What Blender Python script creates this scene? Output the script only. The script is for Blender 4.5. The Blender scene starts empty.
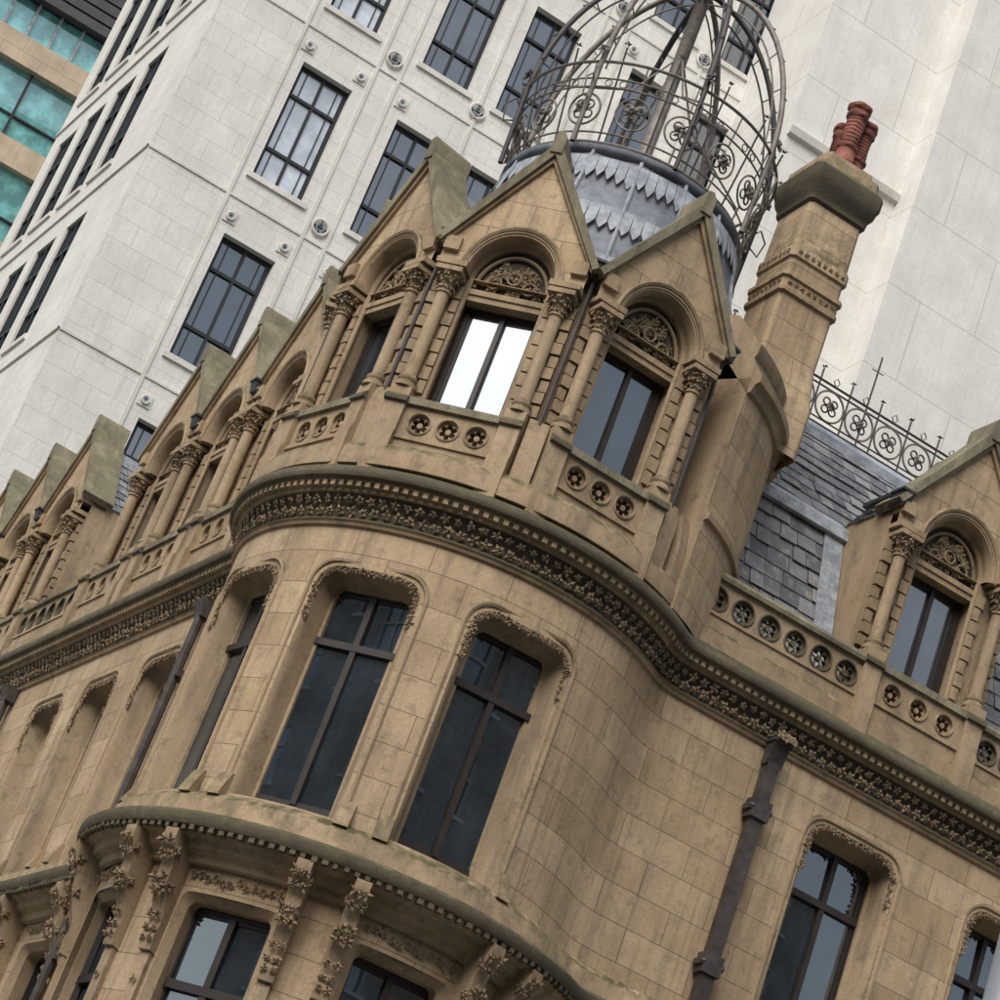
import bpy, bmesh, math, random
from math import sin, cos, pi, sqrt, acos, atan2, radians as rad
from mathutils import Vector, Matrix
random.seed(11)
R_=random.random
def U(a,b): return a+(b-a)*random.random()

# ------------------------------------------------------------------ materials
def newmat(name):
    m=bpy.data.materials.new(name); m.use_nodes=True
    nt=m.node_tree; nt.nodes.clear()
    out=nt.nodes.new('ShaderNodeOutputMaterial'); b=nt.nodes.new('ShaderNodeBsdfPrincipled')
    nt.links.new(b.outputs[0],out.inputs[0])
    return m,nt,b
def nd(nt,t,**k):
    n=nt.nodes.new(t)
    for a,v in k.items(): setattr(n,a,v)
    return n
def mixc(nt,fac,a,b,mode='MIX'):
    n=nt.nodes.new('ShaderNodeMix'); n.data_type='RGBA'; n.blend_type=mode
    for sock,val in ((n.inputs[0],fac),(n.inputs[6],a),(n.inputs[7],b)):
        if isinstance(val,(int,float)): sock.default_value=val
        elif isinstance(val,tuple): sock.default_value=(*val,1)
        else: nt.links.new(val,sock)
    return n.outputs[2]
def ramp(nt,src,p0,p1,c0=(0,0,0),c1=(1,1,1)):
    r=nt.nodes.new('ShaderNodeValToRGB'); r.color_ramp.elements[0].position=p0; r.color_ramp.elements[1].position=p1
    r.color_ramp.elements[0].color=(*c0,1); r.color_ramp.elements[1].color=(*c1,1)
    nt.links.new(src,r.inputs[0]); return r.outputs[0]
def noise(nt,vec,scale,detail=4,rough=.6,sc=None):
    n=nt.nodes.new('ShaderNodeTexNoise'); n.inputs['Scale'].default_value=scale
    n.inputs['Detail'].default_value=min(detail,4); n.inputs['Roughness'].default_value=rough
    if sc:
        mp=nt.nodes.new('ShaderNodeMapping'); mp.inputs['Scale'].default_value=sc
        nt.links.new(vec,mp.inputs[0]); vec=mp.outputs[0]
    nt.links.new(vec,n.inputs['Vector']); return n.outputs['Fac']
def math_(nt,op,a,b=None):
    n=nt.nodes.new('ShaderNodeMath'); n.operation=op
    for i,v in enumerate((a,b)):
        if v is None: continue
        if isinstance(v,(int,float)): n.inputs[i].default_value=v
        else: nt.links.new(v,n.inputs[i])
    return n.outputs[0]

def stone(name,c1,c2,brick=None,mortar=(.16,.11,.07),grime=(.11,.088,.066),gr=(.48,.72),gstr=.75,moss=True,bump=.45,mossc=(.045,.05,.018),mossamt=1.0,var=(.72,1.12),streak=0):
    m,nt,b=newmat(name); L=nt.links
    tc=nd(nt,'ShaderNodeTexCoord'); obj=tc.outputs['Object']
    if brick:
        br=nd(nt,'ShaderNodeTexBrick'); br.offset=.5
        L.new(tc.outputs['UV'],br.inputs['Vector'])
        br.inputs['Color1'].default_value=(*c1,1); br.inputs['Color2'].default_value=(*c2,1)
        br.inputs['Mortar'].default_value=(*mortar,1)
        br.inputs['Scale'].default_value=1; br.inputs['Mortar Size'].default_value=brick[2]
        br.inputs['Mortar Smooth'].default_value=.3
        br.inputs['Brick Width'].default_value=brick[0]; br.inputs['Row Height'].default_value=brick[1]
        col=br.outputs['Color']; mf=br.outputs['Fac']
    else:
        col=None; mf=None
    n1=noise(nt,obj,.9,4,.65)
    if col is None: col=mixc(nt,ramp(nt,n1,.4,.6),c1,c2)
    lo,hi=var
    n3=noise(nt,obj,5.5,4,.75)
    col=mixc(nt,.9,col,ramp(nt,n1,.3,.7,(lo,lo*.975,lo*.95),(hi,hi,hi*.98)),'MULTIPLY')
    n2=noise(nt,obj,1.0,4,.7,(2.6,2.6,.35))
    col=mixc(nt,math_(nt,'MULTIPLY',ramp(nt,n2,gr[0],gr[1]),gstr*.62),col,grime)
    if streak:   # thin rain-washed runs
        n6=noise(nt,obj,1.0,3,.6,(9,9,.45))
        col=mixc(nt,math_(nt,'MULTIPLY',ramp(nt,n6,.52,.72),streak),col,grime)
    col=mixc(nt,math_(nt,'MULTIPLY',ramp(nt,n3,.54,.72),gstr*.6),col,grime)
    nb=noise(nt,obj,26,4,.75)
    col=mixc(nt,.8,col,ramp(nt,nb,.3,.7,(.80,.80,.80),(1.13,1.13,1.13)),'MULTIPLY')
    if moss:
        g=nd(nt,'ShaderNodeNewGeometry'); sx=nd(nt,'ShaderNodeSeparateXYZ'); L.new(g.outputs['Normal'],sx.inputs[0])
        up=ramp(nt,sx.outputs[2],.12,.55)
        mm=math_(nt,'MULTIPLY',up,ramp(nt,n3,.34,.56))
        mcol=mixc(nt,ramp(nt,n1,.42,.6),mossc,(.10,.10,.045))
        col=mixc(nt,math_(nt,'MULTIPLY',mm,.85*mossamt),col,mcol)
    L.new(col,b.inputs['Base Color']); b.inputs['Roughness'].default_value=.88
    b.inputs['Specular IOR Level'].default_value=.25
    bp=nd(nt,'ShaderNodeBump'); bp.inputs['Strength'].default_value=bump; bp.inputs['Distance'].default_value=.012
    h=nb
    if mf is not None: h=math_(nt,'SUBTRACT',h,math_(nt,'MULTIPLY',mf,.9))
    L.new(h,bp.inputs['Height'])
    L.new(bp.outputs[0],b.inputs['Normal'])
    return m

def plain(name,c,rough=.6,metal=0,var=.35,scale=6,c2=None,bump=.15):
    m,nt,b=newmat(name); tc=nd(nt,'ShaderNodeTexCoord'); n=noise(nt,tc.outputs['Object'],scale,4,.7)
    if c2 is None: c2=tuple(x*(1-var) for x in c)
    col=mixc(nt,ramp(nt,n,.38,.62),c,c2)
    nt.links.new(col,b.inputs['Base Color']); b.inputs['Roughness'].default_value=rough; b.inputs['Metallic'].default_value=metal
    if bump>.2:
        bp=nd(nt,'ShaderNodeBump'); bp.inputs['Strength'].default_value=bump; bp.inputs['Distance'].default_value=.01
        nt.links.new(noise(nt,tc.outputs['Object'],scale*5,4,.7),bp.inputs['Height']); nt.links.new(bp.outputs[0],b.inputs['Normal'])
    return m
def glass(name,dark,refl,tint=(.9,.95,1),wav=.004,hi=2.2):
    m,nt,b=newmat(name); L=nt.links
    nt.nodes.remove(b)
    out=[n for n in nt.nodes if n.type=='OUTPUT_MATERIAL'][0]
    tc=nd(nt,'ShaderNodeTexCoord')
    d=nd(nt,'ShaderNodeBsdfDiffuse'); g=nd(nt,'ShaderNodeBsdfGlossy'); g.inputs['Roughness'].default_value=.012; g.inputs['Color'].default_value=(*tint,1)
    n=noise(nt,tc.outputs['Object'],1.3,3)
    L.new(mixc(nt,ramp(nt,n,.4,.65),dark,tuple(min(.85,x*hi+.004) for x in dark)),d.inputs[0])
    fr=nd(nt,'ShaderNodeFresnel'); fr.inputs[0].default_value=1.5
    fac=math_(nt,'MINIMUM',math_(nt,'ADD',fr.outputs[0],refl),1.0)
    bp=nd(nt,'ShaderNodeBump'); bp.inputs['Strength'].default_value=.12; bp.inputs['Distance'].default_value=wav
    L.new(noise(nt,tc.outputs['Object'],1.7,1,.4),bp.inputs['Height']); L.new(bp.outputs[0],g.inputs['Normal'])
    mx=nd(nt,'ShaderNodeMixShader'); L.new(fac,mx.inputs[0]); L.new(d.outputs[0],mx.inputs[1]); L.new(g.outputs[0],mx.inputs[2]); L.new(mx.outputs[0],out.inputs[0])
    return m

mWall=stone('sandstone_ashlar',(.60,.455,.30),(.47,.345,.215),brick=(.92,.41,.0055),mortar=(.22,.16,.105),gr=(.50,.74),gstr=.75,streak=.35)
mTrim=stone('sandstone_trim',(.54,.41,.27),(.39,.285,.18),gr=(.44,.70),gstr=.9)
mCarv=stone('sandstone_carved',(.46,.345,.225),(.28,.205,.13),gr=(.46,.70),gstr=.8,bump=.6,mossamt=.5)
mDark=stone('sandstone_dark',(.13,.098,.068),(.075,.06,.046),gr=(.42,.66),gstr=.8,bump=.6,mossamt=.6)  # darkest stone tone, set on the backs behind carving and foils
mMoss=stone('sandstone_mossy',(.23,.19,.125),(.12,.105,.07),gr=(.40,.62),gstr=.95,mossc=(.045,.05,.022),bump=.9)
mMoss2=stone('sandstone_lichen_coping',(.42,.37,.26),(.23,.205,.14),gr=(.42,.62),gstr=.95,mossc=(.14,.13,.07),bump=.9,mossamt=.5)
mWhite=stone('portland_stone',(.80,.785,.745),(.765,.75,.71),brick=(1.15,.57,.009),mortar=(.58,.56,.52),grime=(.52,.49,.44),gr=(.5,.8),gstr=.5,moss=False,bump=.1,var=(.86,1.04),streak=.25)
mWhite2=stone('portland_stone_big',(.80,.785,.75),(.775,.76,.72),brick=(3.4,2.3,.018),mortar=(.58,.56,.52),grime=(.60,.54,.46),gr=(.50,.75),gstr=.55,moss=False,bump=.1,var=(.88,1.04),streak=.3)
mWtrim=stone('portland_trim',(.78,.76,.71),(.7,.68,.63),grime=(.45,.42,.38),moss=False,bump=.1,gstr=.5)
mBeige=stone('beige_panel',(.62,.50,.37),(.57,.46,.34),brick=(2.2,1.2,.02),mortar=(.4,.33,.25),moss=False,bump=.05,gstr=.2)
mOpp=stone('grey_stone',(.40,.37,.33),(.33,.30,.265),brick=(1,.4,.01),moss=False)
mFrame=plain('window_frame_dark',(.038,.028,.024),.45,0,.3)
mBlk=plain('steel_frame_black',(.02,.021,.024),.4,0,.2)
mIron=plain('iron_pipe',(.085,.068,.062),.55,.1,.5,5)
mCrest=plain('weathered_ironwork',(.25,.225,.20),.6,.15,.5,7,(.15,.12,.10))
mCrest2=plain('dark_ironwork',(.055,.054,.058),.6,.3,.5,7,(.085,.07,.06))
mLead=plain('lead_sheet',(.25,.275,.31),.7,.0,.4,2.2,(.12,.135,.16),.4)
mLeadL=plain('lead_light',(.42,.45,.49),.7,.0,.4,5,(.22,.245,.28),.4)
mLeadD=plain('lead_dark',(.05,.05,.055),.5,.1,.4,5)
mTerra=plain('terracotta',(.33,.115,.08),.8,0,.55,5)
mG1=glass('glass_dark',(.010,.014,.020),.17,(.82,.93,1))
mG2=glass('glass_sky',(.12,.14,.16),.60)
mG3=glass('glass_mid',(.02,.026,.034),.22)
mGSky=glass('glass_painted_sky_reflection',(.40,.43,.47),.25,(.95,.97,1),.004,1.7)  # pale diffuse colour stands in for bright sky reflected in the panes
mTeal=glass('glass_teal',(.11,.29,.29),.18,(.7,.9,.9))
mRoofD=plain('dark_louvre',(.07,.065,.068),.6,0,.3,2)
mAsph=plain('asphalt',(.05,.05,.052),.9,0,.3,8)
mPave=plain('paving',(.27,.26,.24),.85,0,.25,5)
mGround=plain('ground_surface',(.12,.12,.11),.9,0,.3,1)
mPaint=plain('road_paint',(.75,.75,.72),.7,0,.15,5)
mLamp=plain('galvanised_steel',(.42,.43,.44),.5,.3,.15,3)
mSlate,nt,b=newmat('slate')
g=nd(nt,'ShaderNodeNewGeometry'); tc=nd(nt,'ShaderNodeTexCoord')
c=ramp(nt,g.outputs['Random Per Island'],0,1,(.10,.105,.12),(.29,.295,.305))
c=mixc(nt,ramp(nt,noise(nt,tc.outputs['Object'],7,4,.7),.5,.7),c,(.34,.33,.30))
nt.links.new(c,b.inputs['Base Color']); b.inputs['Roughness'].default_value=.6
bp=nd(nt,'ShaderNodeBump'); bp.inputs['Strength'].default_value=.5; bp.inputs['Distance'].default_value=.01
nt.links.new(noise(nt,tc.outputs['Object'],20,4,.7),bp.inputs['Height']); nt.links.new(bp.outputs[0],b.inputs['Normal'])

# ------------------------------------------------------------------ mesh builder
class MB:
    def __init__(s): s.v=[];s.f=[];s.m=[];s.uv=[];s.mats=[]
    def mi(s,mat):
        if mat not in s.mats: s.mats.append(mat)
        return s.mats.index(mat)
    def face(s,pts,mat,uvs=None):
        i=len(s.v); s.v.extend([tuple(p) for p in pts]); s.f.append(tuple(range(i,i+len(pts)))); s.m.append(s.mi(mat))
        s.uv.extend(uvs if uvs else [(p[0]+p[1],p[2]) for p in pts])
    def mesh(s,verts,faces,mat):
        i=len(s.v); s.v.extend([tuple(p) for p in verts]); k=s.mi(mat)
        for f in faces:
            s.f.append(tuple(i+j for j in f)); s.m.append(k)
            s.uv.extend([(verts[j][0]+verts[j][1],verts[j][2]) for j in f])
def finish(mb,name,parent=None,merge=True,smooth=38,recalc=False):
    if not mb.f: return None
    me=bpy.data.meshes.new(name); me.from_pydata(mb.v,[],mb.f)
    ul=me.uv_layers.new(name='UVMap'); flat=[c for u in mb.uv for c in u]; ul.data.foreach_set('uv',flat)
    for mt in mb.mats: me.materials.append(mt)
    me.polygons.foreach_set('material_index',mb.m)
    if merge:
        bm=bmesh.new(); bm.from_mesh(me); bmesh.ops.remove_doubles(bm,verts=bm.verts,dist=.0003)
        if recalc: bmesh.ops.recalc_face_normals(bm,faces=bm.faces)
        for e in bm.edges:
            if len(e.link_faces)!=2 or not e.is_contiguous: e.smooth=False
            else: e.smooth = e.calc_face_angle(0)<rad(smooth)
        for f in bm.faces: f.smooth=True
        bm.to_mesh(me); bm.free()
    else:
        me.shade_smooth(); me.set_sharp_from_angle(angle=rad(smooth))
    me.update()
    o=bpy.data.objects.new(name,me); bpy.context.collection.objects.link(o)
    if parent: o.parent=parent
    return o
def empty(name):
    e=bpy.data.objects.new(name,None); bpy.context.collection.objects.link(e); return e

class Fr:
    def __init__(s,O,n): s.O=O; s.n=n; s.t=(-n[1],n[0])
    def __call__(s,x,y,z): return (s.O[0]+s.t[0]*x+s.n[0]*y, s.O[1]+s.t[1]*x+s.n[1]*y, z)
def box(mb,F,x0,x1,y0,y1,z0,z1,mat):
    P=[F(x,y,z) for z in (z0,z1) for y in (y0,y1) for x in (x0,x1)]
    for f in ((0,1,3,2),(4,6,7,5),(0,4,5,1),(2,3,7,6),(0,2,6,4),(1,5,7,3)): mb.face([P[i] for i in f],mat)
def extr(mb,F,poly,y0,y1,mat):
    n=len(poly)
    mb.face([F(x,y1,z) for x,z in poly],mat); mb.face([F(x,y0,z) for x,z in poly][::-1],mat)
    for i in range(n):
        a,b=poly[i],poly[(i+1)%n]; mb.face([F(a[0],y0,a[1]),F(b[0],y0,b[1]),F(b[0],y1,b[1]),F(a[0],y1,a[1])],mat)
def extx(mb,F,prof,x0,x1,mat):
    n=len(prof)
    mb.face([F(x1,y,z) for y,z in prof],mat); mb.face([F(x0,y,z) for y,z in prof][::-1],mat)
    for i in range(n):
        a,b=prof[i],prof[(i+1)%n]; mb.face([F(x0,a[0],a[1]),F(x0,b[0],b[1]),F(x1,b[0],b[1]),F(x1,a[0],a[1])],mat)
def lathe(mb,F,cx,cy,prof,mat,n=14,flute=0,tw=0):
    vs=[];fs=[]
    for j,(r,z) in enumerate(prof):
        for i in range(n):
            a=2*pi*i/n; rr=r*(1+(flute*cos(5*a+tw*z) if flute else 0)); vs.append(F(cx+rr*cos(a),cy+rr*sin(a),z))
    for j in range(len(prof)-1):
        for i in range(n): k=(i+1)%n; fs.append((j*n+i,j*n+k,(j+1)*n+k,(j+1)*n+i))
    fs.append(tuple((len(prof)-1)*n+i for i in range(n))); fs.append(tuple(range(n))[::-1])
    mb.mesh(vs,fs,mat)
def loft(mb,F,secs,mat,ch=.25):
    vs=[];n=8
    for a,b,z in secs:
        c=min(a,b)*ch
        for x,y in ((a,b-c),(a-c,b),(-a+c,b),(-a,b-c),(-a,-b+c),(-a+c,-b),(a-c,-b),(a,-b+c)): vs.append(F(x,y,z))
    per=[0]
    for i in range(8): per.append(per[-1]+math.dist(vs[i],vs[(i+1)%8]))
    for j in range(len(secs)-1):
        for i in range(n):
            k=(i+1)%n; mb.face([vs[j*n+i],vs[j*n+k],vs[(j+1)*n+k],vs[(j+1)*n+i]],mat,[(per[i],secs[j][2]),(per[i+1],secs[j][2]),(per[i+1],secs[j+1][2]),(per[i],secs[j+1][2])])
    mb.face([vs[(len(secs)-1)*n+i] for i in range(n)],mat)
def tube(mb,pts,r,mat,n=6,closed=False):
    pts=[Vector(p) for p in pts]; N=len(pts); vs=[];fs=[]; up=None
    for i,p in enumerate(pts):
        if closed: d=pts[(i+1)%N]-pts[i-1]
        else: d=pts[min(i+1,N-1)]-pts[max(i-1,0)]
        d.normalize()
        if up is None:
            up=Vector((0,0,1)) if abs(d.z)<.9 else Vector((1,0,0))
        a=d.cross(up)
        if a.length<1e-4: a=d.cross(Vector((1,.3,0)))
        a.normalize(); bb=a.cross(d).normalized(); up=bb
        for k in range(n):
            t=2*pi*k/n; vs.append(p+a*(r*cos(t))+bb*(r*sin(t)))
    M_=N if closed else N-1
    for i in range(M_):
        j=(i+1)%N
        for k in range(n): l=(k+1)%n; fs.append((i*n+k,i*n+l,j*n+l,j*n+k))
    mb.mesh(vs,fs,mat)
def petal(mb,p,d,u,L,w,mat):
    d=Vector(d).normalized(); u=Vector(u); s=d.cross(u)
    if s.length<1e-3: s=d.cross(Vector((.3,.5,.8)))
    s.normalize(); u=s.cross(d).normalized(); p=Vector(p)
    m=p+d*(L*.55)+u*(w*.25)
    vs=[p,m+s*w*.5,m+u*w*.38,m-s*w*.5,m-u*w*.3,p+d*L]
    mb.mesh(vs,((0,1,2),(0,2,3),(0,3,4),(0,4,1),(5,2,1),(5,3,2),(5,4,3),(5,1,4)),mat)
def clump(mb,p,n,size,mat,k=5):
    n=Vector(n).normalized(); a=n.cross(Vector((0,0,1)))
    if a.length<.1: a=Vector((1,0,0))
    a.normalize(); b=n.cross(a); ph=U(0,6.28)
    for i in range(k):
        t=ph+2*pi*i/k+U(-.2,.2); d=a*cos(t)+b*sin(t)+n*U(.25,.6)
        petal(mb,Vector(p)-n*size*.1,d,n,size*U(.8,1.15),size*U(.5,.7),mat)
    petal(mb,Vector(p),n,a,size*.6,size*.5,mat)

# ------------------------------------------------------------------ plan path of the corner building
def dr(az): return (sin(az),-cos(az))
def tg(az): return (cos(az),sin(az))
R=2.7
AZR=rad(20.0); DR=1.9; RFR=.85
AZL=rad(-66.3); DL=1.96; RFL=.6
thR=acos((DR+RFR)/(R+RFR)); thL=acos((DL+RFL)/(R+RFL))
az1=AZR+thR; az0=AZL-thL
s1=R*az1; s2=s1+RFR*thR; s_1=R*az0; s_2=s_1-RFL*thL
CR=(sin(az1)*(R+RFR),-cos(az1)*(R+RFR)); CL=(sin(az0)*(R+RFL),-cos(az0)*(R+RFL))
tanR=(R+RFR)*sin(thR); tanL=(R+RFL)*sin(thL)
def sR(x): return s2+(x-tanR)
def sL(x): return s_2-(x-tanL)
def base(s):
    if s_1<=s<=s1:
        n=dr(s/R); return (n[0]*R,n[1]*R),n
    if s1<s<=s2:
        a=az1-(s-s1)/RFR; n=dr(a); return (CR[0]-n[0]*RFR,CR[1]-n[1]*RFR),n
    if s>s2:
        n=dr(AZR); t=tg(AZR); d=s-s2; return (CR[0]-n[0]*RFR+t[0]*d,CR[1]-n[1]*RFR+t[1]*d),n
    if s_2<=s<s_1:
        a=az0+(s_1-s)/RFL; n=dr(a); return (CL[0]-n[0]*RFL,CL[1]-n[1]*RFL),n
    n=dr(AZL); t=tg(AZL); d=s-s_2; return (CL[0]-n[0]*RFL+t[0]*d,CL[1]-n[1]*RFL+t[1]*d),n
def M(s,o,z):
    p,n=base(s); return (p[0]+n[0]*o,p[1]+n[1]*o,z)
nR,tR=dr(AZR),tg(AZR); nL,tL=dr(AZL),tg(AZL)
def MR(x,o,z): return (nR[0]*(DR+o)+tR[0]*x,nR[1]*(DR+o)+tR[1]*x,z)
def ML(x,o,z): return (nL[0]*(DL+o)-tL[0]*x,nL[1]*(DL+o)-tL[1]*x,z)
def samp(a,b,step=.11):
    br=[a]+[x for x in (s_2,s_1,s1,s2) if a<x<b]+[b]; out=[a]
    for i in range(len(br)-1):
        x,y=br[i],br[i+1]; mid=(x+y)/2
        st=step if s_2<mid<s2 else 2.5
        k=max(1,int(math.ceil((y-x)/st)))
        out+=[x+(y-x)*j/k for j in range(1,k+1)]
    return out
def frame_at(s,o=0):
    p,n=base(s); return Fr((p[0]+n[0]*o,p[1]+n[1]*o),n)
def sweep(mb,m,ss,prof,mat,mats=None,closed=False):
    n=len(prof); ac=[0]
    for i in range(1,n): ac.append(ac[-1]+math.dist(prof[i],prof[i-1]))
    for a,b in zip(ss,ss[1:]):
        for i in range(n-1):
            (o0,z0),(o1,z1)=prof[i],prof[i+1]
            mb.face([m(a,o0,z0),m(b,o0,z0),m(b,o1,z1),m(a,o1,z1)],mats[i] if mats else mat,[(a,ac[i]),(b,ac[i]),(b,ac[i+1]),(a,ac[i+1])])
    if closed:
        for e in (ss[0],ss[-1]): mb.face([m(e,o,z) for o,z in prof],mats[0] if mats else mat)
def shoulder(c,hw,zb,zt,r,n=5):
    t=[]
    for i in range(n+1):
        a=pi/2*i/n; t.append((c-hw+r*(1-cos(a)),zb,zt-r+r*sin(a)))
    return t+[(2*c-s,b,z) for s,b,z in t[::-1]]
def arch(c,hw,zb,zs,n=16,k=1.0):
    return [(c-hw*cos(pi*i/n),zb,zs+k*hw*sin(pi*i/n)) for i in range(n+1)]
def circ(c,r,zc,n=14): return [(c-r*cos(pi*i/n),zc-r*sin(pi*i/n),zc+r*sin(pi*i/n)) for i in range(n+1)]
def outl(h): return [(h[0][0],h[0][1])]+[(s,z) for s,b,z in h]+[(h[-1][0],h[-1][1])]
def wall(mb,m,ss,o,z0,z1,holes,mat):
    zf0=z0 if callable(z0) else (lambda s:z0); zf1=z1 if callable(z1) else (lambda s:z1)
    holes=sorted(holes,key=lambda h:h[0][0])
    def q(a,b,za0,zb0,za1,zb1):
        if abs(za1-za0)<1e-5 and abs(zb1-zb0)<1e-5: return
        mb.face([m(a,o,za0),m(b,o,zb0),m(b,o,zb1),m(a,o,za1)],mat,[(a,za0),(b,zb0),(b,zb1),(a,za1)])
    edges=[ss[0]]+[e for h in holes for e in (h[0][0],h[-1][0])]+[ss[-1]]
    for i in range(0,len(edges),2):
        a,b=edges[i],edges[i+1]
        if b-a<1e-6: continue
        pts=[a]+[x for x in ss if a+1e-3<x<b-1e-3]+[b]
        for x,y in zip(pts,pts[1:]): q(x,y,zf0(x),zf0(y),zf1(x),zf1(y))
    for h in holes:
        for t,u in zip(h,h[1:]):
            if u[0]-t[0]<1e-7: continue
            mid=[x for x in ss if t[0]+1e-3<x<u[0]-1e-3]
            P=[t]+[(x,t[1]+(u[1]-t[1])*(x-t[0])/(u[0]-t[0]),t[2]+(u[2]-t[2])*(x-t[0])/(u[0]-t[0])) for x in mid]+[u]
            for A,B in zip(P,P[1:]):
                q(A[0],B[0],zf0(A[0]),zf0(B[0]),A[1],B[1]); q(A[0],B[0],A[2],B[2],zf1(A[0]),zf1(B[0]))
def ribbon(mb,m,A,oA,B,oB,mat,closed=False):
    n=len(A); K=n if closed else n-1
    for i in range(K):
        j=(i+1)%n
        mb.face([m(A[i][0],oA,A[i][1]),m(A[j][0],oA,A[j][1]),m(B[j][0],oB,B[j][1]),m(B[i][0],oB,B[i][1])],mat)

def foil(mb,m,c,zc,r,o,mat,blind,k=6):
    N=k*8; cir=[];inn=[]
    for i in range(N):
        a=2*pi*i/N; rr=r*(.50+.34*abs(sin(k*a/2))**.6)
        cir.append((c+r*cos(a),zc+r*sin(a))); inn.append((c+rr*cos(a),zc+rr*sin(a)))
    ribbon(mb,m,cir,o+.004,cir,o-.03,mat,True)
    ribbon(mb,m,cir,o-.03,inn,o-.03,mat,True)
    ribbon(mb,m,inn,o-.03,inn,o-.11,mat,True)
    tube(mb,[m(c+(r+.012)*cos(2*pi*i/20),o+.004,zc+(r+.012)*sin(2*pi*i/20)) for i in range(20)],.014,mat,5,True)
    if blind:
        mb.face([m(s,o-.10,z) for s,z in cir],mDark)
    hub=[m(c+.036*cos(2*pi*i/8),o-.03,zc+.036*sin(2*pi*i/8)) for i in range(8)]
    mb.face(hub,mat)
    hb=[m(c+.036*cos(2*pi*i/8),o-.1,zc+.036*sin(2*pi*i/8)) for i in range(8)]
    for i in range(8): mb.face([hub[i],hub[(i+1)%8],hb[(i+1)%8],hb[i]],mat)
    if not blind:
        for i in range(3):
            a=pi*i/3
            ca,sa=cos(a),sin(a); w=.011
            oo=o-.05-.002*i
            mb.face([m(c-r*.55*ca-w*sa,oo,zc-r*.55*sa+w*ca),m(c+r*.55*ca-w*sa,oo,zc+r*.55*sa+w*ca),m(c+r*.55*ca+w*sa,oo,zc+r*.55*sa-w*ca),m(c-r*.55*ca+w*sa,oo,zc-r*.55*sa-w*ca)],mat)

def window(mf,mg,F,hw,z0,z1,y,fm,gm,fw=.055,cols=2,trans=(),bars=0,dep=.07,colbars=0):
    box(mf,F,-hw,-hw+fw,y-dep,y,z0,z1,fm); box(mf,F,hw-fw,hw,y-dep,y,z0,z1,fm)
    box(mf,F,-hw+fw,hw-fw,y-dep,y-.002,z0,z0+fw,fm); box(mf,F,-hw+fw,hw-fw,y-dep,y-.002,z1-fw,z1,fm)
    xs=[-hw+fw+(2*hw-2*fw)*i/cols for i in range(cols+1)]; zs=[z0+fw]+[z0+(z1-z0)*t for t in trans]+[z1-fw]
    for x in xs[1:-1]: box(mf,F,x-fw*.5,x+fw*.5,y-dep,y+.012,z0+fw,z1-fw,fm)
    for z in zs[1:-1]: box(mf,F,-hw+fw,hw-fw,y-dep,y+.02,z-fw*.6,z+fw*.6,fm)
    for i in range(cols):
        for j in range(len(zs)-1):
            a,b,c,d=xs[i],xs[i+1],zs[j],zs[j+1]; g=y-dep*.6; t1,t2=U(-.006,.006),U(-.008,.008)
            mg.face([F(a,g-t1-t2,c),F(b,g+t1-t2,c),F(b,g+t1+t2,d),F(a,g-t1+t2,d)],gm)
            e=.02
            for (p,q_,r_,s_) in ((a,a+e+.02,c,d),(b-e-.02,b,c,d),(a,b,c,c+e+.02),(a,b,d-e-.02,d)):
                box(mf,F,p,q_,g-.001,g+.022+(.002 if r_==c and s_!=d else 0),r_,s_,fm)
            for k in range(bars):
                zz=c+(d-c)*(k+1)/(bars+1); box(mf,F,a+.03,b-.03,g,g+.016,zz-.011,zz+.011,fm)
            for k in range(colbars):
                xx=a+(b-a)*(k+1)/(colbars+1); box(mf,F,xx-.011,xx+.011,g,g+.014,c+.03,d-.03,fm)

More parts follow.
